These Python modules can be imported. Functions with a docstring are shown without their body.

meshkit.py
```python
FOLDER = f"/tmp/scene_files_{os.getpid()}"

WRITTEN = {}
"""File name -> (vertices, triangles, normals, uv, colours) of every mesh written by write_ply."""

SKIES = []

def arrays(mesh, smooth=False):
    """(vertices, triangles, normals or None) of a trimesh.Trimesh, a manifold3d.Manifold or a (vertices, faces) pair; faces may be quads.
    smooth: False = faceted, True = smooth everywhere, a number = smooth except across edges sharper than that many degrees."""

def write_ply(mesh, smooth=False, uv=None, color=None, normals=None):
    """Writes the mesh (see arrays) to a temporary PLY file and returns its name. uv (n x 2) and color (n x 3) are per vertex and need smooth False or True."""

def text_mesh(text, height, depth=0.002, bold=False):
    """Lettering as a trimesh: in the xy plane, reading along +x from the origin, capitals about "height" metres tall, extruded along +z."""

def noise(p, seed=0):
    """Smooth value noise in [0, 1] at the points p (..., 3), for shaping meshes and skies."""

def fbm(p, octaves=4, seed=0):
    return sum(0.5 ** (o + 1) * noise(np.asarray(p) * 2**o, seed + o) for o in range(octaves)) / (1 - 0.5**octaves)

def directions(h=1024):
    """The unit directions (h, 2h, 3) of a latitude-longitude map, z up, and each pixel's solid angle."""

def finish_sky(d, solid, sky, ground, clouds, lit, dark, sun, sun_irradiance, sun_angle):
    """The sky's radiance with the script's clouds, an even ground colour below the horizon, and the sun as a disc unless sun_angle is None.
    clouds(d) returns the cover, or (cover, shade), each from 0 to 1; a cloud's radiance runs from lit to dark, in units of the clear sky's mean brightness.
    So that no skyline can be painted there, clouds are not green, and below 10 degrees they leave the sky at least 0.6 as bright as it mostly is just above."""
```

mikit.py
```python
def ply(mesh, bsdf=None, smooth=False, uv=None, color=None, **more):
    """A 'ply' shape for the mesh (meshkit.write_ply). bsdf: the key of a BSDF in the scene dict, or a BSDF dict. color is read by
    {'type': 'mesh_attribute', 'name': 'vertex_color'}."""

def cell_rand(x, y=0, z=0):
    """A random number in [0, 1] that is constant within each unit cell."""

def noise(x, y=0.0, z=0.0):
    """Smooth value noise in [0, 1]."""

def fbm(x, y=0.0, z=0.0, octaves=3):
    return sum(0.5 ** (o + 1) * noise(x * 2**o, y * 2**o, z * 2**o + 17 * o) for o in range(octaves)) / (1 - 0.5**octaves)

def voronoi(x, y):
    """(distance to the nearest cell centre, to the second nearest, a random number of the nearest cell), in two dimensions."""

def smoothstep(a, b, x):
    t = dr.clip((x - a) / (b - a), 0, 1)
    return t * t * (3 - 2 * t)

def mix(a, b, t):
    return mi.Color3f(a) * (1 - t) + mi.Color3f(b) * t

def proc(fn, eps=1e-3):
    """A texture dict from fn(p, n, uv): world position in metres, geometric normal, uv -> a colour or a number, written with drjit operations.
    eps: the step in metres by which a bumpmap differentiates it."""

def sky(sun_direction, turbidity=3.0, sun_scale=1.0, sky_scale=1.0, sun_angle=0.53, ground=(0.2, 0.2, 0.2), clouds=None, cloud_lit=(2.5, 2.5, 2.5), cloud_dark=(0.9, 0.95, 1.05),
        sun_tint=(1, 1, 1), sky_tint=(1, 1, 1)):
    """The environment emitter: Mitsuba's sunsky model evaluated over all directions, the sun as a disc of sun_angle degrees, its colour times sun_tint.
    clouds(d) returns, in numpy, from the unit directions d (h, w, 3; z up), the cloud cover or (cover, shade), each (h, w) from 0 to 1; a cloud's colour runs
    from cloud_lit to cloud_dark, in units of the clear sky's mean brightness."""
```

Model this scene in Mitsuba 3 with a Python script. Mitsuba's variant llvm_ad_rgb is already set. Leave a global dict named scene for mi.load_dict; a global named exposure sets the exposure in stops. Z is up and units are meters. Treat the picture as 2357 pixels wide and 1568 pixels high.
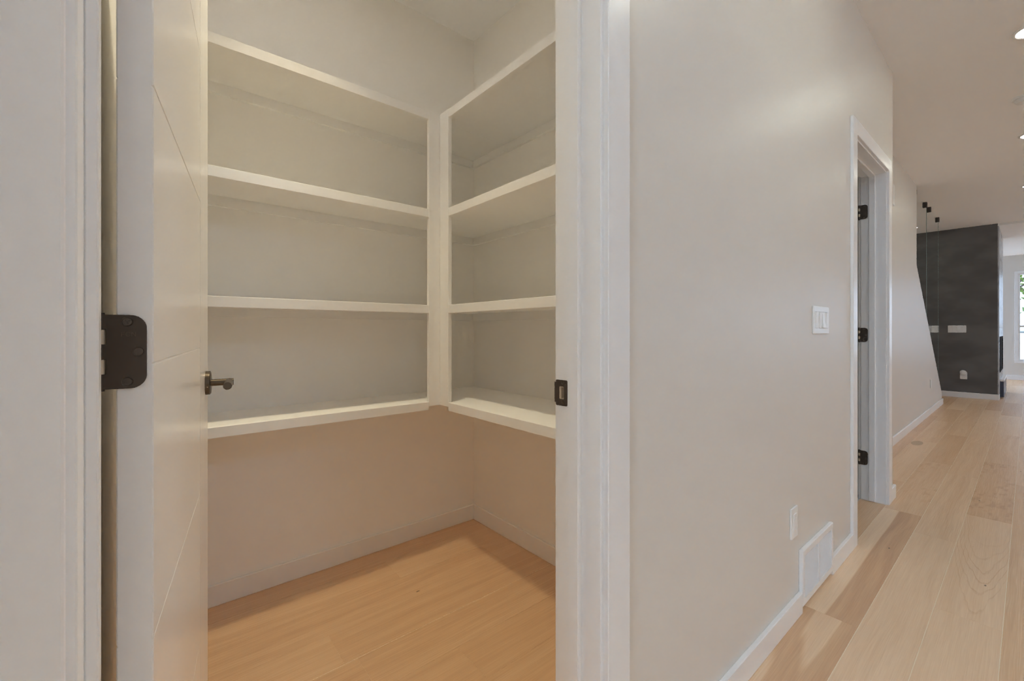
import math, random
import numpy as np
import trimesh
import manifold3d as m3
from shapely.geometry import Polygon, Point, box as sbox
import drjit as dr
import mitsuba as mi
import mikit, meshkit
from mikit import noise, fbm, smoothstep, mix, cell_rand

T = mi.ScalarTransform4f
random.seed(7)
rng = np.random.default_rng(7)

# ------------------------------------------------------------------ camera, sky, exposure
EYE_Z = 1.07                       # X runs along the hall, Y into the pantry, Z up
YAW = math.radians(50.067)         # angle between the view and the hall direction
FOV = 99.5155
exposure = 0.0
LAMP = (1.0, 1.05, 0.92)           # the hall lamps
FILL_HUE = (1.0, 1.46, 2.05)          # the cooler fill lights, added out of view
PLAMP = (1.0, 0.86, 0.54)          # the warmer spot beams added to the pantry lamp
HALL_LAMP, PANTRY_LAMP = 54.0, 225.0
SIDE_FILL = 9.5
PANTRY_LENS = 46.0
REAR_FILL = 21.5
SKY_SCALE = 8.0
scene = {"type": "scene"}
labels = {}
scene["camera"] = {
    "type": "perspective", "fov": FOV, "fov_axis": "x", "near_clip": 0.02, "far_clip": 500.0,
    "principal_point_offset_y": 22.0 / 1568.0,
    "to_world": T().look_at(origin=[0, 0, EYE_Z], target=[math.cos(YAW), math.sin(YAW), EYE_Z], up=[0, 0, 1]),
}


def cloud_cover(d):
    return np.full(d.shape[:2], 0.92), 0.25 * meshkit.fbm(d * 3.0, 3, 5)


scene["sky"] = mikit.sky([0.15, 0.75, 0.65], turbidity=3.0, sun_scale=0.0, sky_scale=SKY_SCALE, clouds=cloud_cover,
                         cloud_lit=(2.0, 2.56, 3.45), cloud_dark=(1.2, 1.54, 2.07), ground=(0.25, 0.25, 0.22))


# ------------------------------------------------------------------ materials
def pr(color, rough=0.5, metallic=0.0, spec=0.5, **k):
    c = color if isinstance(color, dict) else {"type": "rgb", "value": list(color)}
    return {"type": "principled", "base_color": c, "roughness": rough, "metallic": metallic, "specular": spec, **k}


def bsdf(key, d):
    scene[key] = {"type": "twosided", "bsdf": d} if d["type"] in ("principled", "roughplastic", "roughconductor", "bumpmap") else d
    return key


def wood_fn(kind):
    def fn(p, n, uv):
        s, tone = mi.Float(uv.x), mi.Float(uv.y)
        ox, oy = s * 37.13, s * 11.71
        x, y = mi.Float(p.x), mi.Float(p.y)
        wob = fbm(x * 1.3 + ox, y * 5.0 + oy, s) - 0.5
        fine = fbm(x * 9.0 + ox, (y + 0.02 * wob) * 420.0 + oy, s, octaves=2)
        mid = fbm(x * 1.1 + ox, (y + 0.10 * wob) * 34.0 + oy, s + 3.0)
        broad = noise(x * 0.55 + ox, y * 7.0 + oy + 1.8 * wob, s + 9.0)
        light, tan, dark = (0.870, 0.640, 0.430), (0.690, 0.445, 0.255), (0.520, 0.275, 0.145)
        if kind == "heart":
            edge = 0.497 + 0.010 * (noise(x * 2.2, 0.5) - 0.5) + 0.012 * (x - 2.7) * 0.3
            t = 1 - smoothstep(-0.004, 0.004, y - edge)
            t = 0.10 + 0.66 * t * (0.85 + 0.3 * (mid - 0.5))
        elif kind == "streak":
            t = smoothstep(0.42, 0.58, noise(x * 1.4 + ox, (y + 0.05 * wob) * 26.0 + oy)) * 0.42 + 0.22
        elif kind == "burl":
            g = fbm(x * 16.0 + ox + 8.0 * y, y * 46.0 + oy, s, octaves=3)
            t = tone + 0.18 * smoothstep(0.48, 0.74, g) * smoothstep(0.35, 0.6, noise(x * 2.3 + ox, y * 9 + oy))
        else:
            t = tone + 0.10 * (broad - 0.5)
        t = t + 0.36 * (mid - 0.5) + 0.28 * (fine - 0.5)
        if kind == "cathedral":
            dy = (y - 0.135 + 0.03 * (fbm(x * 2.0, y * 6.0) - 0.5)) / 0.062
            v = (x - 2.42) * 7.0 - 1.9 * dr.square(dy) + 1.1 * (fbm(x * 5.0 + 4, y * 24.0, 2.0) - 0.5) + 0.25 * fbm(x * 30.0, y * 90.0)
            fr = v - dr.floor(v)
            line = smoothstep(0.0, 0.22, fr) * smoothstep(0.34, 0.22, fr)
            t = t + 0.26 * line * (0.2 + 0.9 * noise(x * 8.0, y * 60.0)) * smoothstep(-0.3, 0.4, v) * smoothstep(6.5, 3.0, v)
        kx, ky = dr.floor(x * 2.2 + ox), dr.floor(y * 6.0)
        kr = cell_rand(kx, ky, 5)
        px, py = (kx + 0.2 + 0.6 * cell_rand(kx, ky, 6) - ox) / 2.2, (ky + 0.2 + 0.6 * cell_rand(kx, ky, 7)) / 6.0
        knot = smoothstep(1.0, 0.3, dr.sqrt(dr.square((x - px) / 0.012) + dr.square((y - py) / 0.005))) * dr.select(kr > 0.86, 1.0, 0.0)
        oval = smoothstep(1.0, 0.85, dr.sqrt(dr.square((x - 5.62) / 0.13) + dr.square((y - 0.690) / 0.045)))
        c = mix(light, tan, dr.clip(t * 2.0, 0, 1))
        c = mix(c, dark, dr.clip(t * 2.0 - 1.0, 0, 1))
        c = mix(c, (0.16, 0.085, 0.04), 0.8 * knot)
        return mix(c, (0.36, 0.23, 0.11), 0.55 * oval)
    return fn


def stucco(p, n, uv):          # dark trowelled plaster
    g = fbm(p.x * 2.0 + p.z * 1.0, p.y * 3.0, p.z * 4.0, octaves=5)
    return mix((0.112, 0.112, 0.110), (0.160, 0.160, 0.157), smoothstep(0.30, 0.70, g))


def marble(p, n, uv):
    w = fbm(p.x * 4.0, p.z * 3.0, p.y * 2.0, octaves=5)
    v = smoothstep(0.06, 0.0, dr.abs(w - 0.5))
    return mix((0.44, 0.45, 0.46), (0.22, 0.23, 0.25), v * 0.8)


def wall_bump(p, n, uv):
    return fbm(p.x * 120.0, p.y * 120.0, p.z * 120.0, octaves=2)


def bark(p, n, uv):
    return mix((0.10, 0.08, 0.06), (0.22, 0.18, 0.14), fbm(p.x * 20, p.y * 20, p.z * 3))


def pale_ground(p, n, uv):  # pale tone stands in for the glare of overexposed ground
    return mix((0.55, 0.54, 0.51), (0.68, 0.67, 0.64), fbm(p.x * 2, p.y * 2, octaves=4))


bsdf("paint_wall", pr((0.755, 0.718, 0.662), 0.40, spec=0.45))
bsdf("paint_flat", pr((0.935, 0.918, 0.885), 0.60, spec=0.30))
bsdf("paint_ceiling", pr((0.94, 0.935, 0.92), 0.85, spec=0.2))
bsdf("paint_trim", pr((0.89, 0.885, 0.875), 0.28, spec=0.5))
bsdf("paint_door", pr((0.86, 0.845, 0.825), 0.24, spec=0.5))
bsdf("paint_shelf", pr((0.925, 0.915, 0.895), 0.35, spec=0.5))
bsdf("white_plastic", pr((0.86, 0.86, 0.84), 0.30))
bsdf("grey_gap", pr((0.30, 0.29, 0.28), 0.7))
bsdf("black_metal", pr((0.062, 0.048, 0.037), 0.42, metallic=0.5))
bsdf("dark_screw", pr((0.085, 0.068, 0.055), 0.40, metallic=0.5))
bsdf("bronze", pr((0.115, 0.092, 0.068), 0.30, metallic=0.9))
bsdf("pale_brass", pr((0.55, 0.47, 0.36), 0.40, metallic=0.35))  # pale metal for latch cup, set screw and every second knuckle
bsdf("raw_wood", pr((0.52, 0.36, 0.22), 0.7))
bsdf("black_void", pr((0.01, 0.01, 0.01), 0.9))
bsdf("pale_joint", pr((0.88, 0.72, 0.53), 0.45))  # pale base that shows in the plank joints
for k in ("plain", "heart", "streak", "burl", "cathedral"):
    bsdf("wood_" + k, pr(mikit.proc(wood_fn(k)), 0.38, spec=0.8))
bsdf("dark_plaster", pr(mikit.proc(stucco), 0.75, spec=0.3))
bsdf("marble_tile", pr(mikit.proc(marble), 0.30, spec=0.5))
bsdf("navy_tile", pr((0.03, 0.035, 0.06), 0.3))
bsdf("grey_tile", pr((0.55, 0.55, 0.53), 0.4))
bsdf("bark", pr(mikit.proc(bark), 0.9))
bsdf("pale_ground", pr(mikit.proc(pale_ground), 0.95, spec=0.1))
scene["leaf"] = {"type": "twosided", "bsdf": {"type": "diffuse", "reflectance": {"type": "rgb", "value": [0.22, 0.34, 0.08]}}}
scene["pane"] = {"type": "thindielectric", "int_ior": 1.5}
scene["stair_glass"] = {"type": "thindielectric", "int_ior": 1.5, "specular_transmittance": {"type": "rgb", "value": [0.90, 0.95, 0.93]}}
bsdf("glass_edge", pr((0.22, 0.29, 0.27), 0.35))


# ------------------------------------------------------------------ helpers
def put(key, mesh, mat, smooth=False, label=None, cat=None, group=None, kind=None, **more):
    assert key not in scene, key
    scene[key] = mikit.ply(mesh, mat, smooth=smooth, **more)
    tag(key, label, cat, group, kind)
    return key


def tag(key, label=None, cat=None, group=None, kind=None):
    d = {k: v for k, v in dict(label=label, category=cat, group=group, kind=kind).items() if v}
    if d:
        labels[key] = d


def struct(key, mesh, mat, label, cat, smooth=False):
    return put(key, mesh, mat, smooth, label, cat, None, "structure")


def nm(base, i):
    return base if i == 0 else f"{base}_{i:03d}"


def B(x0, x1, y0, y1, z0, z1):
    m = trimesh.creation.box(extents=[x1 - x0, y1 - y0, z1 - z0])
    m.apply_translation([(x0 + x1) / 2, (y0 + y1) / 2, (z0 + z1) / 2])
    return m


def C(x0, x1, y0, y1, z0, z1, c=0.002):
    """A box with chamfered edges."""
    h = np.array([x1 - x0, y1 - y0, z1 - z0]) / 2
    o = np.array([x0 + x1, y0 + y1, z0 + z1]) / 2
    pts = []
    for sx in (-1, 1):
        for sy in (-1, 1):
            for sz in (-1, 1):
                s = np.array([sx, sy, sz])
                for k in range(3):
                    q = h - c
                    q[k] = h[k]
                    pts.append(o + s * q)
    return trimesh.convex.convex_hull(np.array(pts))


def cat_(*ms):
    return trimesh.util.concatenate([m for m in ms])


def man(m):
    return m3.Manifold(m3.Mesh(np.asarray(m.vertices, np.float32), np.asarray(m.faces, np.uint32)))


def tri(m):
    q = m.to_mesh()
    return trimesh.Trimesh(q.vert_properties[:, :3], q.tri_verts, process=False)


def cut(m, *holes):
    r = man(m)
    for h in holes:
        r = r - man(h)
    return tri(r)


def cyl(p, q, r, n=32, r2=None):
    """A cylinder or cone frustum from p to q."""
    p, q = np.asarray(p, float), np.asarray(q, float)
    L = np.linalg.norm(q - p)
    m = tri(m3.Manifold.cylinder(L, r, r if r2 is None else r2, n))
    m.apply_transform(trimesh.geometry.align_vectors([0, 0, 1], (q - p) / L))
    m.apply_translation(p)
    return m


def lathe(profile, n=40):
    return trimesh.creation.revolve(np.asarray(profile, float), sections=n)


def rrect(w, h, r, n=8):
    return sbox(-w / 2 + r, -h / 2 + r, w / 2 - r, h / 2 - r).buffer(r, quad_segs=n) if r > 0 else sbox(-w / 2, -h / 2, w / 2, h / 2)


def ext(poly, h):
    return trimesh.creation.extrude_polygon(poly, h, engine="earcut")


def frame(o, x, y, z):
    M = np.eye(4)
    M[:3, 0], M[:3, 1], M[:3, 2], M[:3, 3] = x, y, z, o
    return M


def on_hall(X, Y, Z):       # local x right, y up, z out of a wall that faces -Y
    return frame([X, Y, Z], [1, 0, 0], [0, 0, 1], [0, -1, 0])


def on_far(X, Y, Z):        # the same on a wall that faces -X
    return frame([X, Y, Z], [0, -1, 0], [0, 0, 1], [-1, 0, 0])


def mv(m, M):
    m = m.copy()
    m.apply_transform(M)
    return m


# ------------------------------------------------------------------ levels of the plan
CEIL = 2.725
YW, YP = 0.566, 0.689            # the hall wall: hall face and pantry face
YF = 0.5516                      # front of casings and baseboards
JL, JR = -0.051, 0.711           # pantry door: jamb faces
DL, DR = 2.722, 3.471            # hall door: jamb faces
HEAD = 2.045                     # underside of the head jambs
XE = 3.67                        # end of the hall wall
YS = 0.825                       # the stair wall
PXL, PXR, PYB = -0.066, 1.424, 2.040   # pantry
XD = 10.015                      # dark wall
XB = 14.51                       # far wall
YR, YLR = -0.53, -3.6            # right wall of the hall, of the living room
XBK = -2.6                       # wall behind the camera
BH = 0.083                       # baseboard height

# ------------------------------------------------------------------ floor
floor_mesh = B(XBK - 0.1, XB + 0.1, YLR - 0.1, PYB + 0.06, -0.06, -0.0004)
struct("floor", floor_mesh, "pale_joint", "wide plank hardwood floor of the hall and the pantry, pale lines in the joints", "floor")

edges = [0.397, 0.238, 0.062]
while edges[-1] > YLR:
    edges.append(edges[-1] - 0.169)
up = [0.397 + 0.169 * k for k in range(1, 11)]
edges = sorted(edges + up)
butts = {0.397: [0.55, 1.958, 3.415, 4.90, 6.33, 7.9, 9.3], 0.238: [1.45, 3.12, 4.60, 6.04, 7.55, 8.7], 0.062: [0.9, 2.33, 3.66, 5.25, 6.75, 8.3],
         0.566: [0.9, 2.3, 4.1, 5.75, 7.2, 8.4]}
kinds = {(0.397, 1.958): "heart", (0.397, 0.55): "streak", (0.397, 3.415): "burl", (0.062, 2.33): "cathedral", (0.062, 3.66): "burl"}
tones = {(0.238, 1.45): 0.16, (0.238, 3.12): 0.20, (0.062, 0.9): 0.18, (0.062, 2.33): 0.22, (0.397, 3.415): 0.34, (0.397, 4.90): 0.40, (0.238, 4.60): 0.24,
         (0.238, 6.04): 0.16, (0.062, 5.25): 0.34}
planks = []
for i in range(len(edges) - 1):
    y0, y1 = edges[i], edges[i + 1]
    key = round(y0, 3)
    far_row = y1 < -0.55
    x_lo, x_hi = (XBK, XB) if y1 < 0.6 else ((PXL - 0.02, XB) if y1 < PYB + 0.2 else (PXL, PXR))
    if y0 > PYB:
        continue
    cuts = list(butts.get(key, []))
    if not cuts:
        x = x_lo + rng.uniform(0.4, 1.4)
        while x < x_hi - 0.5:
            cuts.append(x)
            x += rng.uniform(1.2, 2.1) if not far_row else rng.uniform(2.2, 2.6)
    else:
        x = cuts[-1] + 1.5
        while x < x_hi - 0.5:
            cuts.append(x)
            x += rng.uniform(1.2, 2.0)
        x = cuts[0] - 1.5
        while x > x_lo + 0.4:
            cuts.insert(0, x)
            x -= rng.uniform(1.2, 2.0)
    xs = [x_lo] + cuts + [x_hi]
    for a, b in zip(xs[:-1], xs[1:]):
        k = (key, round(a, 3))
        hid = y0 > 0.69 and b > 1.5 and a < 3.6          # below the walls between pantry and stairs: not in sight
        if hid and a > 1.42:
            continue
        planks.append((a, b, y0, min(y1, PYB + 0.01), kinds.get(k, "plain"), tones.get(k, float(rng.choice([0.20, 0.26, 0.30, 0.36, 0.44])) if 0.69 > y0 else float(rng.uniform(0.44, 0.58)))))
planks.sort(key=lambda q: (q[0] + q[1]) ** 2 / 4 + q[2] ** 2)
for i, (a, b, y0, y1, kind, tone) in enumerate(planks[:298]):
    g0, g1 = [0.0011 if y < 0.7 or abs(y - 1.411) < 0.01 else 0.0002 for y in (y0, y1)]     # the pantry boards lie tight
    m = B(a + 0.0002, b - 0.0002, y0 + g0, y1 - g1, -0.012, rng.uniform(-0.0002, 0.0001))
    uv = np.tile([[i * 0.731 % 29.0 + 0.5, tone]], (8, 1))
    put(nm("floor__plank", i), m, "wood_" + kind, uv=uv)

# ------------------------------------------------------------------ walls and ceiling
wall = cut(B(XBK - 0.1, XE, YW, YP, -0.02, CEIL + 0.02), B(JL - 0.02, JR + 0.02, 0.4, 0.9, -0.1, HEAD + 0.02), B(DL - 0.02, DR + 0.02, 0.4, 0.9, -0.1, HEAD + 0.02))
struct("wall_left", wall, "paint_wall", "warm white hall wall with the pantry doorway and the second door", "wall")
struct("ceiling", B(XBK - 0.1, XB + 0.1, YLR - 0.1, PYB + 0.12, CEIL, CEIL + 0.1), "paint_ceiling", "plain warm white ceiling over hall and pantry", "ceiling")
struct("wall_pantry_back", B(PXL - 0.1, PXR + 0.1, PYB, PYB + 0.1, -0.02, CEIL + 0.02), "paint_flat", "off white pantry wall behind the longer run of shelves", "wall")
struct("wall_pantry_right", B(PXR, PXR + 0.1, YP, PYB, -0.02, CEIL + 0.02), "paint_flat", "off white pantry wall behind the shorter run of shelves", "wall")
struct("wall_pantry_left", B(PXL - 0.1, PXL, YP, PYB, -0.02, CEIL + 0.02), "paint_flat", "pantry wall in shadow behind the open door", "wall")

# wall between hall end and stairs: straight up to the glass, then following the stairs
sw = Polygon([(XE - 0.1, -0.02), (8.895, -0.02), (8.895, 0.155), (6.69, 1.822), (6.69, CEIL + 0.02), (XE - 0.1, CEIL + 0.02)])
m = ext(sw, 0.12)
m.apply_transform(frame([0, YS + 0.12, 0], [1, 0, 0], [0, 0, 1], [0, -1, 0]))
struct("wall_stair", m, "paint_wall", "white side wall of the staircase, its sloping edge falling to the floor", "wall")
struct("wall_return", B(XE - 0.12, XE, YP - 0.002, YS + 0.06, -0.02, CEIL + 0.02), "paint_wall", "short return of the hall wall beside the second door", "wall")
struct("wall_stairwell", B(XE, XD + 1.7, 2.02, 2.12, -0.02, CEIL + 0.02), "paint_wall", "white wall on the far side of the staircase", "wall")
struct("wall_dark", B(XD, 11.55, 0.315, 2.02, -0.02, CEIL), "dark_plaster", "charcoal plastered wall that ends the hall beside the fireplace", "wall")
struct("ceiling_001", B(XD, 11.8, YLR, 0.3145, CEIL - 0.035, CEIL), "paint_ceiling", "lowered strip of ceiling in front of the fireplace", "ceiling")
WY0, WY1, WZ0, WZ1 = -3.25, 0.165, 0.417, 2.327
struct("wall_far", cut(B(XB, XB + 0.16, YLR - 0.1, PYB + 0.1, -0.3, CEIL + 0.05), B(XB - 0.1, XB + 0.4, WY0, WY1, WZ0, WZ1)), "paint_wall", "white far wall of the living room with the big window", "wall")
struct("wall_living", cut(B(XBK - 0.1, XB + 0.1, YLR - 0.16, YLR, -0.02, CEIL + 0.02), B(7.4, 9.4, YLR - 0.3, YLR + 0.1, 0.6, 2.2)), "paint_wall",
       "long wall across the open room, with one living room window", "wall")
BW0, BW1 = -1.05, 0.36
struct("wall_behind", cut(B(XBK - 0.16, XBK, YLR - 0.1, YW, -0.3, CEIL + 0.05), B(XBK - 0.4, XBK + 0.1, BW0, BW1, 0.05, 2.40)), "paint_wall", "end wall behind the camera with a glazed door", "wall")
struct("wall_return_001", B(-0.27, -0.148, 0.33, YW, -0.02, CEIL + 0.02), "paint_wall", "end of a wall just outside the left edge of the view", "wall")
# room behind the second door
struct("wall_room", cut(B(1.6, 3.62, YP + 0.001, 1.98, -0.01, CEIL + 0.01), B(1.62, 3.545, YP - 0.1, 1.95, -0.1, CEIL + 0.1)), "paint_flat", "walls of the small room behind the second door", "wall")
struct("floor_room", B(1.62, 3.545, YP + 0.005, 1.95, -0.001, 0.001), "grey_tile", "pale grey floor inside the small room behind the second door", "floor")


# ------------------------------------------------------------------ door trims
def trim(key, jl, jr, label, cut_hole=None):
    tag(key, label, "door frame", None, "structure")
    lo, hi, top = YW - 0.001, YP + 0.001, HEAD
    jl_m = C(jl - 0.019, jl, lo, hi, 0, top + 0.019, 0.0015)
    jr_m = C(jr, jr + 0.019, lo, hi, 0, top + 0.019, 0.0015)
    if cut_hole is not None:
        jr_m = cut(jr_m, cut_hole)
    put(key + "__jamb", jl_m, "paint_trim")
    put(key + "__jamb_001", jr_m, "paint_trim")
    put(key + "__head_jamb", C(jl, jr, lo, hi, top, top + 0.019, 0.0015), "paint_trim")
    s0, s1 = 0.6177, 0.648
    put(key + "__stop", C(jl, jl + 0.011, s0, s1, 0.004, top, 0.0015), "paint_trim")
    put(key + "__stop_001", C(jr - 0.011, jr, s0, s1, 0.004, top, 0.0015), "paint_trim")
    put(key + "__head_stop", C(jl + 0.011, jr - 0.011, s0, s1, top - 0.011, top, 0.0015), "paint_trim")
    w, r, n = 0.075, 0.0075, 0
    for y0, y1 in ((YF, YW), (YP, YP + 0.0145)):
        if not (n and key == "trim_1"):          # inside the pantry the left wall meets the jamb
            put(nm(key + "__casing", n), C(jl - r - w, jl - r, y0, y1, 0, top + r + w, 0.0018), "paint_trim")
        put(nm(key + "__casing", n + 1), C(jr + r, jr + r + w, y0, y1, 0, top + r + w, 0.0018), "paint_trim")
        put(nm(key + "__head_casing", n // 2), C(max(jl - r, PXL), jr + r, y0, y1, top + r, top + r + w, 0.0018), "paint_trim")
        n += 2


hole = B(JR - 0.01, JR + 0.016, 0.6625, 0.6800, 0.915, 0.9475)
trim("trim_1", JL, JR, "white casing, jambs and stops around the pantry doorway", hole)
trim("trim_2", DL, DR, "white casing, jambs and stops of the second doorway along the hall wall")

# strike plate with its bent lip, on the right jamb of the pantry doorway
M = frame([JR, 0.675, 0.931], [0, -1, 0], [0, 0, 1], [-1, 0, 0])
plate = ext(rrect(0.034, 0.0575, 0.003).difference(rrect(0.0155, 0.029, 0.003)), 0.0016)
lip_pts = [(-0.017, 0.0), (-0.0195, 0.0002), (-0.0225, -0.0012), (-0.0245, -0.004), (-0.0235, -0.0045), (-0.0215, -0.0018), (-0.019, -0.0012), (-0.017, -0.0012)]
lip = ext(Polygon([(a, b + 0.0016) for a, b in lip_pts]), 0.046)
lip.apply_transform(frame([0, 0.023, 0], [1, 0, 0], [0, 0, 1], [0, -1, 0]))
put("trim_1__strike_plate", mv(cat_(plate, lip), M), "black_metal", label="dark bronze strike plate")
put("trim_1__strike_plate__latch_cup", mv(cut(B(-0.0075, 0.0075, -0.0140, 0.0140, -0.013, 0.0002), B(-0.0015, 0.006, -0.0125, 0.0125, -0.011, 0.002)), M), "pale_brass", label="pale latch cup inside the strike plate")


def screw(r=0.0052, h=0.0008):
    head = lathe([(0, h), (r * 0.78, h), (r * 0.86, h * 0.2), (r, h * 0.9), (r, 0), (0, 0)], 28)
    a = B(-r * 0.52, r * 0.52, -r * 0.12, r * 0.12, h * 0.1, 0.01)
    b = B(-r * 0.12, r * 0.12, -r * 0.52, r * 0.52, h * 0.1, 0.01)
    try:
        return cut(head, a, b)
    except Exception:
        return head


for i, z in enumerate((0.0225, -0.0215)):
    put(nm("trim_1__strike_plate__screw", i), mv(mv(screw(0.0042, 0.0007), frame([0.006, z, 0.0016], [1, 0, 0], [0, 1, 0], [0, 0, 1])), M), "bronze")


def hinge_leaf():
    """A hinge leaf, 3.5 inches: local x from the barrel to the rounded side, y up, z out of the surface it is screwed to."""
    w, h, r = 0.0425, 0.0885, 0.0155
    poly = Polygon([(0, -h / 2), (w - r, -h / 2)] + [(w - r + r * math.sin(t), -h / 2 + r - r * math.cos(t)) for t in np.linspace(0, math.pi / 2, 10)]
                   + [(w - r + r * math.cos(t), h / 2 - r + r * math.sin(t)) for t in np.linspace(0, math.pi / 2, 10)] + [(0, h / 2)])
    k = h / 5
    for s in (-1, 1):
        poly = poly.difference(sbox(-0.001, s * k - k / 2, 0.0055, s * k + k / 2))
    return ext(poly, 0.0024)


SC = ((0.0245, 0.036), (0.0350, 0.0), (0.0245, -0.036))


def hinge(key, M, words=None, dark_knuckles=False):
    """The leaf is the part itself; screws and knuckles are its pieces."""
    put(key, mv(hinge_leaf(), M), "black_metal", label="oil-rubbed bronze butt hinge with rounded corners" if words else "dark bronze hinge leaf")
    for i, (x, y) in enumerate(SC):
        a = random.uniform(0, 1.5)
        put(nm(key + "__screw", i), mv(mv(screw(0.0056), frame([x, y, 0.0024], [math.cos(a), math.sin(a), 0], [-math.sin(a), math.cos(a), 0], [0, 0, 1])), M), "dark_screw")
    for i in range(5):
        y = (i - 2) * 0.0177
        put(nm(key + "__knuckle", i), mv(cyl([-0.0012, y - 0.0086, -0.0025], [-0.0012, y + 0.0086, -0.0025], 0.0062, 20), M), "black_metal" if i % 2 == 0 else "pale_brass")
    put(key + "__pin", mv(cyl([-0.0012, -0.0465, -0.0025], [-0.0012, 0.0465, -0.0025], 0.0045, 16), M), "black_metal")
    if words:
        t = meshkit.text_mesh(words, 0.0052, 0.0004)
        t.apply_translation([0.0185, 0.0185, 0.0023])
        put(key + "__stamped_letters", mv(t, M), "bronze")


# three hinge leaves on the far jamb of the second doorway (that door stands open out of sight)
for i, z in enumerate((1.823, 1.045, 0.267)):
    hinge(nm("trim_2__hinge", i), frame([DR - 0.0022, 0.6965, z], [0, -1, 0], [0, 0, 1], [-1, 0, 0]))

# ------------------------------------------------------------------ pantry door, open into the pantry
DV = np.array([0.1563, 0.9877, 0.0])            # from hinge edge to latch edge
NV = np.array([0.9877, -0.1563, 0.0])           # out of the visible face
DO = np.array([0.0040, 0.6950, 0.0])            # hinge corner of the visible face
DM = frame(DO, DV, -NV, [0, 0, 1])              # local: x along the door, y into its thickness, z up
DW, DT, DH = 0.762, 0.035, 2.035
slab = C(0, DW, 0, DT, 0.006, DH, 0.0015)
GW, GD, GU = 0.0022, 0.0022, 0.557


def vgroove(p, q, face):
    """A triangular prism cutter along p-q (x, z) on a face (0 = visible, 1 = back)."""
    p, q = np.array([p[0], 0, p[1]]), np.array([q[0], 0, q[1]])
    t = (q - p) / np.linalg.norm(q - p)
    s = np.cross(t, [0, 1, 0])
    y, d = (0.0, 1) if face == 0 else (DT, -1)
    pts = []
    for e in (p, q):
        pts += [e + s * GW + [0, y - d * 0.0004, 0], e - s * GW + [0, y - d * 0.0004, 0], e + [0, y + d * GD, 0]]
    return trimesh.convex.convex_hull(np.array(pts))


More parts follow.
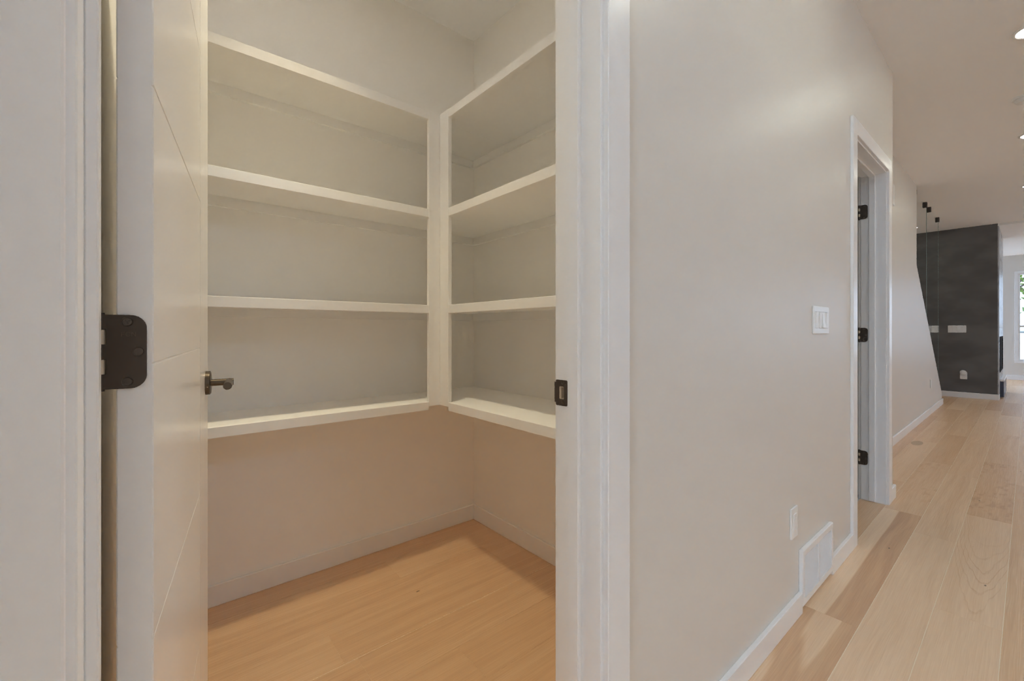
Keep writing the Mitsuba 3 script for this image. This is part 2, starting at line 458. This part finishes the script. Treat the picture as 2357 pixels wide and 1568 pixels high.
GZ = [0.348, 0.6915, 1.030, 1.3730, 1.7206]
cutters = [vgroove((GU, -0.01), (GU, 2.1), f) for f in (0, 1)]
for z in GZ:
    cutters += [vgroove((-0.01, z), (GU, z), f) for f in (0, 1)]
slab = cut(slab, *cutters)
put("door_1", mv(slab, DM), "paint_door", label="white pantry door standing open, with fine grooves cut across its face", cat="door", kind="structure")
hinge("door_1__hinge", DM @ frame([-0.0003, 0.0487, 1.045], [0, -1, 0], [0, 0, 1], [-1, 0, 0]), "FCN")
# lever handles
for i, (y, s) in enumerate(((0.0, -1), (DT, 1))):
    k = nm("door_1__lever_handle", i)
    u, z = 0.702, 0.9335
    ring = lathe([(0, 0.0115), (0.0275, 0.0115), (0.0310, 0.0095), (0.0310, 0.0), (0, 0.0)], 48)
    Mh = frame([u, y, z], [1, 0, 0], [0, 0, s * -1.0] if s < 0 else [0, 0, 1.0], [0, s, 0])
    if np.linalg.det(Mh[:3, :3]) < 0:
        Mh[:3, 0] *= -1
    put(k + "__rose", mv(ring, DM @ Mh), "bronze", 35)
    put(k + "__stem", mv(cyl([u, y + s * 0.010, z], [u, y + s * 0.0615, z], 0.0088), DM), "bronze", 40)
    g = cyl([u + 0.0085, y + s * 0.052, z], [u - 0.105, y + s * 0.052, z], 0.0094, 40)
    put(k + "__grip", mv(g, DM), "bronze", 40)
    if i == 0:
        tag(k, "dark bronze lever handle on a round rose")
put("door_1__lever_handle__set_screw", mv(cyl([u - 0.0297, -0.0058, z - 0.008], [u - 0.0312, -0.0058, z - 0.0085], 0.0013, 12), DM), "pale_brass")

# ------------------------------------------------------------------ pantry shelving: two runs that meet at a corner post
IX, IY = 1.0150, 1.7225           # inner corner of the fronts
NT, NHT, ST = 0.018, 0.036, 0.019  # nosing thickness and height, shelf thickness
tag("pantry_shelving", "white built-in corner shelving with four levels inside the pantry", "shelving")
tops = [0.7520, 1.1850, 1.6145, 2.0520]
PX0, PY0 = 0.958, 1.652           # outer edges of the corner post
for i, z in enumerate(tops):
    k, k2 = nm("pantry_shelving__shelf", 2 * i), nm("pantry_shelving__shelf", 2 * i + 1)
    put(k, C(PXL + 0.001, PXR - 0.001, IY + NT, PYB - 0.001, z - ST, z, 0.0008), "paint_shelf")
    put(k2, C(IX + NT, PXR - 0.001, YP + 0.002, IY + NT, z - ST, z, 0.0008), "paint_shelf")
    px, py = (PX0, PY0)
    put(k + "__front_edge", C(PXL + 0.001, px, IY, IY + NT, z - NHT, z + 0.0008, 0.0012), "paint_shelf")
    put(k2 + "__front_edge", C(IX, IX + NT, YP + 0.002, py, z - NHT, z + 0.0008, 0.0012), "paint_shelf")
    put(k + "__cleat", C(PXL + 0.001, PXR - 0.019, PYB - 0.018, PYB, z - ST - 0.040, z - ST, 0.001), "paint_shelf")
    put(k2 + "__cleat", C(PXR - 0.018, PXR, YP + 0.002, PYB - 0.001, z - ST - 0.040, z - ST, 0.001), "paint_shelf")
zb, zt = tops[0] - ST, tops[3] + 0.0035
put("pantry_shelving__post", C(PX0, IX, IY, IY + NT, zb, zt, 0.0012), "paint_shelf")
put("pantry_shelving__post_001", C(IX, IX + NT, PY0, IY + NT, zb, zt, 0.0012), "paint_shelf")

# ------------------------------------------------------------------ baseboards
c = 0.0025
struct("baseboard_left", C(JR + 0.083, 1.899, YF - 0.0005, YW, 0.0, BH - 0.004, c), "paint_trim", "white baseboard of the hall wall between pantry doorway and floor register", "baseboard")
struct("baseboard_left_001", C(2.2925, DL - 0.0827, YF - 0.0005, YW, 0.0, BH - 0.004, c), "paint_trim", "short white baseboard between floor register and second doorway", "baseboard")
struct("baseboard_left_002", cat_(C(DR + 0.0827, XE + 0.0145, YF - 0.0005, YW, 0, BH, c), C(XE, XE + 0.0145, YW, YS, 0, BH, c)), "paint_trim", "bit of white baseboard wrapping the wall corner after the second doorway", "baseboard")
struct("baseboard_stair", cat_(C(XE + 0.0145, 8.91, YS - 0.0145, YS, 0, BH, c), C(8.895, 8.91, YS, YS + 0.12, 0, BH, c)), "paint_trim", "white baseboard under the side wall of the stairs", "baseboard")
struct("baseboard_dark", cat_(C(XD - 0.015, XD, 0.300, 2.02, 0, BH + 0.006, c), C(XD, XD + 0.2, 0.300, 0.315, 0, BH + 0.006, c)), "paint_trim", "white baseboard at the foot of the charcoal wall", "baseboard")
struct("baseboard_pantry_back", C(PXL, PXR, PYB - 0.0125, PYB, 0, BH, c), "paint_shelf", "white baseboard under the longer run of shelves", "baseboard")
struct("baseboard_pantry_right", C(PXR - 0.0125, PXR, YP, PYB - 0.0125, 0, BH, c), "paint_shelf", "white baseboard under the shorter run of shelves", "baseboard")
struct("baseboard_far", C(XB - 0.015, XB, YLR, 2.0, 0, BH + 0.02, c), "paint_trim", "white baseboard under the far window", "baseboard")
struct("baseboard_living", C(XBK, 7.0, YLR, YLR + 0.0145, 0, BH, c), "paint_trim", "white baseboard of the wall across the open room", "baseboard")


# ------------------------------------------------------------------ electrical plates
def gang_plate(key, M, n, label, cat, tilts, group=None, w=None, mat="white_plastic"):
    w = w or (0.070 + 0.046 * (n - 1))
    tag(key, label, cat, group)
    holes = [ext(rrect(0.0345, 0.0685, 0.001), 0.02) for _ in range(n)]
    pl = C(-w / 2, w / 2, -0.0575, 0.0575, 0, 0.0065, 0.0025)
    for i, h in enumerate(holes):
        h.apply_translation([(i - (n - 1) / 2) * 0.046, 0, -0.005])
    pl = cut(pl, *holes)
    put(key + "__plate", mv(pl, M), mat)
    for i in range(n):
        m = C(-0.0166, 0.0166, -0.0335, 0.0335, 0.0, 0.0085, 0.0012)
        m.apply_transform(trimesh.transformations.rotation_matrix(math.radians(tilts[i]), [1, 0, 0]))
        m.apply_translation([(i - (n - 1) / 2) * 0.046, 0, 0.0005])
        put(nm(key + "__rocker", i), mv(m, M), mat)


def outlet(key, M, label, w=0.070):
    tag(key, label, "outlet")
    pl = cut(C(-w / 2, w / 2, -0.0575, 0.0575, 0, 0.0065, 0.0025), ext(rrect(0.0345, 0.0685, 0.001), 0.02))
    put(key + "__plate", mv(pl, M), "white_plastic")
    body = C(-0.0166, 0.0166, -0.0335, 0.0335, 0, 0.0085, 0.001)
    hs = []
    for s in (-1, 1):
        for x, h in ((-0.0062, 0.0085), (0.0062, 0.007)):
            hs.append(B(x - 0.0011, x + 0.0011, s * 0.0165 - h / 2 + 0.002, s * 0.0165 + h / 2 + 0.002, 0.004, 0.02))
        hs.append(cyl([0, s * 0.0165 - 0.0065, 0.004], [0, s * 0.0165 - 0.0065, 0.02], 0.0023, 16))
    put(key + "__receptacle", mv(cut(body, *hs), M), "white_plastic")


gang_plate("light_switch", on_hall(2.163, YW, 1.115), 4, "white four gang rocker switch plate on the hall wall near the second doorway", "light switch", (4, 4, -4, 4))
outlet("outlet", on_hall(1.838, YW, 0.358), "white outlet above the floor register on the hall wall")
gang_plate("light_switch_001", on_far(XD, 0.754, 1.101), 4, "white four gang switch plate in the open middle of the charcoal wall", "light switch", (4, 4, -4, 4))
gang_plate("light_switch_002", on_far(XD, 1.009, 1.101), 2, "white two gang switch plate on the charcoal wall seen through the stair glass", "light switch", (4, 4), w=0.088)
outlet("outlet_001", on_far(XD, 0.680, 0.355), "white outlet low on the charcoal wall, holding the round night light", 0.082)
M = on_far(XD, 0.684, 0.405)
tag("night_light", "round white plug-in night light in the outlet of the charcoal wall", "night light")
put("night_light__shade", mv(lathe([(0, 0.040), (0.032, 0.038), (0.0385, 0.033), (0.0395, 0.024), (0.037, 0.018), (0, 0.018)], 40), M), "white_plastic", 40)
put("night_light__plug", mv(C(-0.03, 0.03, -0.045, 0.02, 0.0088, 0.020, 0.004), M), "white_plastic")
outlet("outlet_002", on_hall(7.77, YS, 0.385), "small white outlet low on the stair wall")
put("chime_box", mv(C(-0.10, 0.10, -0.095, 0.095, 0, 0.030, 0.004), on_hall(5.165, YS, 2.315)), "white_plastic", label="white box high on the stair wall, half hidden by the hall corner", cat="wall box")

# ------------------------------------------------------------------ wall register (air grille)
RX0, RX1, RZ0, RZ1 = 1.899, 2.2925, 0.022, 0.2345
tag("floor_register", "white metal air grille at the foot of the hall wall", "air vent")
rf = C(RX0, RX1, YF - 0.001, YW, RZ0, RZ1, 0.003)
mid = (RX0 + RX1) / 2
bays = ((RX0 + 0.020, mid - 0.004), (mid + 0.004, RX1 - 0.020))
LZ0, LZ1 = RZ0 + 0.026, RZ1 - 0.024
rf = cut(rf, *[B(a, b, YF - 0.05, YW - 0.002, LZ0, LZ1) for a, b in bays])
put("floor_register__frame", rf, "paint_trim")
n_l = 22
k = 0
for a, b in bays:
    for i in range(n_l):
        z = LZ0 + (i + 0.5) * (LZ1 - LZ0) / n_l
        m = C(a - 0.001, b + 0.001, -0.0006, 0.0006, -0.0045, 0.0045, 0.0003)
        m.apply_transform(trimesh.transformations.rotation_matrix(math.radians(-42), [1, 0, 0]))
        m.apply_translation([0, YF + 0.0050, z])
        put(nm("floor_register__louver", k), m, "paint_trim")
        k += 1
for i, (x, z) in enumerate(((RX0 + 0.008, 0.095), (RX1 - 0.008, 0.16))):
    put(nm("floor_register__screw", i), mv(screw(0.0045, 0.0012), on_hall(x, YF - 0.0008, z)), "white_plastic")


# ------------------------------------------------------------------ ceiling lamps and smoke detector
def downlight(key, X, Y, r, power, label, z=CEIL, cat="ceiling light", group=None, hue=LAMP):
    tag(key, label, cat, group)
    ring = lathe([(r, 0.0), (r + 0.016, 0.0), (r + 0.015, -0.004), (r + 0.004, -0.0065), (r, -0.004)], 40)
    ring.apply_translation([X, Y, z])
    put(key + "__trim_ring", ring, "white_plastic", 30)
    disc = trimesh.creation.cylinder(radius=r + 0.0005, height=0.002, sections=40)
    disc.apply_translation([X, Y, z - 0.0022])
    scene[key + "__lens"] = {**mikit.ply(disc, "white_plastic"), "emitter": {"type": "area", "radiance": {"type": "rgb", "value": [power * q for q in hue]}}}


where = {3.72: "nearest of the three lit recessed lights at the right edge", 5.70: "middle one of the three lit recessed lights at the right edge", 7.68: "farthest of the three lit recessed lights at the right edge"}
for i, X in enumerate((-0.24, 1.74, 3.72, 5.70, 7.68)):
    downlight(nm("recessed_light", i), X, -0.018, 0.068, HALL_LAMP, where.get(X, "recessed ceiling light over the camera" if X < 0 else "recessed ceiling light above the near hall"), group="recessed hall lights")
downlight("recessed_light_005", 9.40, 1.20, 0.05, HALL_LAMP, "small bright recessed light beyond the stair glass")
downlight("pantry_light", 0.390, 1.30, 0.070, PANTRY_LENS, "round recessed ceiling light of the pantry, above the view", hue=(1.0, 0.98, 0.93))
for i, (dx, dy) in enumerate(((0, 0), (0.045, 0), (-0.045, 0), (0, 0.045), (0, -0.045))):     # added spot beams, spread out to soften the shadow edges
    scene[nm("pantry_light_beam", i)] = {"type": "spot", "cutoff_angle": 38.0, "beam_width": 12.0, "intensity": {"type": "rgb", "value": [0.004 * PANTRY_LAMP * q for q in PLAMP]},
                                          "to_world": T().look_at(origin=[0.390 + dx, 1.30 + dy, CEIL - 0.008], target=[0.390 + dx, 1.30 + dy, 0], up=[0, 1, 0])}
sd = lathe([(0, -0.040), (0.030, -0.040), (0.042, -0.037), (0.052, -0.026), (0.054, -0.017), (0.0505, -0.0155), (0.0505, -0.0135), (0.063, -0.012), (0.065, 0.0), (0, 0.0)], 48)
sd.apply_translation([4.75, 0.02, CEIL])
put("smoke_detector", sd, "white_plastic", 30, label="white smoke detector on the ceiling between the first two lights", cat="smoke detector")

for i, (X, Y, lx, ly, power, words) in enumerate(((1.2, -2.0, 0.62, 0.10, SIDE_FILL, "long fill light added on the ceiling of the open room, outside the view"),
                                                  (-1.55, -0.12, 0.10, 0.42, REAR_FILL, "fill light added on the ceiling behind the camera, the one nearer the hall"),
                                                  (-2.15, -0.12, 0.10, 0.42, REAR_FILL, "fill light added on the ceiling behind the camera, the one nearer the glazed doors"))):
    k = nm("fill_light", i)  # fill lights added out of view to brighten the pantry and door frames
    tag(k, words, "ceiling light", "added fill lights outside the view")
    put(k + "__housing", C(X - lx, X + lx, Y - ly, Y + ly, CEIL - 0.018, CEIL, 0.004), "white_plastic")
    scene[k + "__diffuser"] = {**mikit.ply(C(X - lx + 0.02, X + lx - 0.02, Y - ly + 0.02, Y + ly - 0.02, CEIL - 0.085, CEIL - 0.017, 0.01), "white_plastic"),
                               "emitter": {"type": "area", "radiance": {"type": "rgb", "value": [power * q for q in FILL_HUE]}}}

# ------------------------------------------------------------------ stair glass with its ceiling clips
GY = 0.866
for i, (x0, x1) in enumerate(((6.70, 7.790), (7.802, 8.93))):
    k = nm("stair_railing", i)
    zz = lambda x: 0.155 + (8.895 - x) * (1.822 - 0.155) / (8.895 - 6.69) - 0.05
    poly = Polygon([(x0, max(0.02, zz(x0))), (x1, max(0.02, zz(x1))), (x1, CEIL - 0.012), (x0, CEIL - 0.012)])
    tag(k, ["clear glass sheet beside the stairs, the one next to the white wall", "clear glass sheet beside the stairs, the one ending at the open hall"][i], "glass railing", "glass railing of the stairs")
    v = [(x, GY, z) for x, z in list(poly.exterior.coords)[:4]]
    put(k + "__sheet", trimesh.Trimesh(v, [[0, 1, 2], [0, 2, 3]], process=False), "stair_glass")
    for j, x in enumerate((x0, x1)):
        put(nm(k + "__polished_edge", j), B(x - 0.001, x + 0.001, GY - 0.0022, GY + 0.0022, max(0.02, zz(x)), CEIL - 0.012), "glass_edge", label="pale green polished edge" if j == 0 else None)
for i, x in enumerate((6.850, 7.66, 8.00, 8.82)):
    m = cut(C(x - 0.022, x + 0.022, GY - 0.022, GY + 0.022, CEIL - 0.066, CEIL, 0.004), B(x - 0.1, x + 0.1, GY - 0.0026, GY + 0.0026, CEIL - 0.2, CEIL - 0.014))
    w = ["black glass clip on the ceiling at the white stair wall", "black glass clip on the ceiling, just before the joint of the glass panels",
         "black glass clip on the ceiling, just after the joint of the glass panels", "black glass clip on the ceiling at the outer end of the stair glass"][i]
    put(nm("glass_clip", i), m, "black_metal", label=w, cat="glass clip", group="black glass clips on the ceiling")
# steps behind the stair wall
tag("staircase", "wooden stairs rising behind the white side wall", "stairs", None, "structure")
for i in range(11):
    z, x = 0.165 * (i + 1), 8.88 - 0.235 * i
    if z > 1.9:
        break
    put(nm("staircase__step", i), C(x - 0.26, x, YS + 0.121, 2.02, z - 0.165 if i else 0.0, z - 0.02, 0.002), "raw_wood")

# ------------------------------------------------------------------ fireplace on the side of the dark block
FX0, FX1 = XD + 0.022, 11.55
tag("fireplace", "grey marble fireplace face on the side of the charcoal wall", "fireplace")
put("fireplace__corner_strip", B(XD - 0.002, FX0, 0.309, 0.3152, 0.089, CEIL - 0.036), "marble_tile")
n = 0
fz = [0.0, 0.45, 1.12, 1.72, 2.32, CEIL - 0.036]
for iz in range(5):
    for ix in range(2):
        xa, xb = FX0 + ix * (FX1 - FX0) / 2, FX0 + (ix + 1) * (FX1 - FX0) / 2
        t = C(xa + 0.001, xb - 0.001, 0.302, 0.315, fz[iz] + 0.001, fz[iz + 1] - 0.001, 0.002)
        if iz in (1, 2):
            lo, hi = (0.42, 0.98)
            t = cut(t, B(XD + 0.18, FX1 - 0.18, 0.2, 0.4, lo, hi))
        put(nm("fireplace__marble_tile", n), t, "marble_tile")
        n += 1
put("fireplace__firebox", cut(B(XD + 0.18, FX1 - 0.18, 0.296, 0.3148, 0.42, 0.98), B(XD + 0.22, FX1 - 0.22, 0.29, 0.312, 0.46, 0.94)), "black_void", label="black firebox surround")
put("fireplace__glass_front", B(XD + 0.22, FX1 - 0.22, 0.304, 0.312, 0.46, 0.94), "black_void")
put("fireplace__hearth", C(XD + 0.35, FX1 - 0.02, 0.262, 0.302, 0.02, 0.27, 0.003), "navy_tile", label="dark hearth box")
put("fireplace__hearth__slab", C(XD + 0.34, FX1 - 0.01, 0.255, 0.302, 0.27, 0.30, 0.003), "paint_trim", label="white hearth slab")


# ------------------------------------------------------------------ windows
def window(key, M, w, h, label, bars_v=(), bars_h=(), cas=0.09, depth=0.16, bar=0.05):
    """Local: x right, y up from the lower left corner of the opening, z out of the wall into the room."""
    tag(key, label, "window", None, "structure")
    fr = cut(C(0, w, 0, h, -depth + 0.02, -0.05, 0.003), B(bar, w - bar, bar, h - bar, -1, 1))
    put(key + "__frame", mv(fr, M), "white_plastic")
    for i, x in enumerate(bars_v):
        put(nm(key + "__mullion", i), mv(C(x - 0.025, x + 0.025, bar, h - bar, -0.11, -0.07, 0.003), M), "white_plastic")
    for i, y in enumerate(bars_h):
        put(nm(key + "__transom", i), mv(C(bar, w - bar, y - 0.02, y + 0.02, -0.112, -0.068, 0.003), M), "white_plastic")
    lin = cut(B(-0.001, w + 0.001, -0.001, h + 0.001, -0.05, 0.0), B(0.012, w - 0.012, 0.012, h - 0.012, -1, 1))
    put(key + "__lining", mv(lin, M), "paint_trim")
    if cas:
        cs = cut(C(-cas, w + cas, -cas, h + cas, 0, 0.016, 0.002), B(0, w, 0, h, -1, 1))
        put(key + "__casing", mv(cs, M), "paint_trim")
    v = [[0.02, 0.02, -0.09], [w - 0.02, 0.02, -0.09], [w - 0.02, h - 0.02, -0.09], [0.02, h - 0.02, -0.09]]
    put(key + "__pane", mv(trimesh.Trimesh(v, [[0, 1, 2], [0, 2, 3]], process=False), M), "pane")


window("window_1", on_far(XB, WY1, WZ0), WY1 - WY0, WZ1 - WZ0, "bright white-framed window in the far living room wall", (1.14, 2.28), (0.753,), 0.045, bar=0.03)
MR = lambda x, z: frame([x, YLR, z], [-1, 0, 0], [0, 0, 1], [0, 1, 0])
window("window_2", MR(9.4, 0.6), 2.0, 1.6, "living room window outside the view", (1.0,))
window("window_3", frame([XBK, BW0, 0.05], [0, 1, 0], [0, 0, 1], [1, 0, 0]), BW1 - BW0, 2.35, "pair of glazed doors behind the camera, outside the view", (0.70,))

# ------------------------------------------------------------------ outside
struct("ground", B(-200, 450, -300, 300, -0.7, -0.35), "pale_ground", "ground outside the windows, coloured pale so that it burns out white", "ground")


def tree(key, X, Y, h, seed, label):
    r = np.random.default_rng(seed)
    tag(key, label, "tree")
    ms = [cyl([X, Y, -0.4], [X + 0.1, Y, h * 0.5], 0.13, 14, 0.08)]
    tips = []
    for i in range(9):
        a, z = r.uniform(0, 6.28), h * r.uniform(0.28, 0.5)
        q = np.array([X + math.cos(a) * h * 0.25, Y + math.sin(a) * h * 0.25, z + h * r.uniform(0.12, 0.35)])
        ms.append(cyl([X + 0.05, Y, z], q, 0.05, 8, 0.015))
        for _ in range(3):
            e = q + r.normal(0, h * 0.10, 3)
            ms.append(cyl(q * 0.8 + np.array([X, Y, z]) * 0.2, e, 0.02, 6, 0.006))
            tips.append(e)
    put(key + "__trunk", cat_(*ms), "bark")
    c = np.array(tips)[r.integers(0, len(tips), 900)] + r.normal(0, h * 0.055, (900, 3))
    a, b = r.normal(0, 0.06, (900, 3)), r.normal(0, 0.06, (900, 3))
    v = np.stack([c - a, c + b, c + a, c - b], 1).reshape(-1, 3)
    f = np.arange(900)[:, None] * 4 + np.array([[0, 1, 2, 0, 2, 3]])
    put(key + "__foliage", trimesh.Trimesh(v, f.reshape(-1, 3), process=False), "leaf", kind="stuff")


tree("tree", 30.0, 0.9, 6.0, 3, "leafy tree seen through the bright far window")
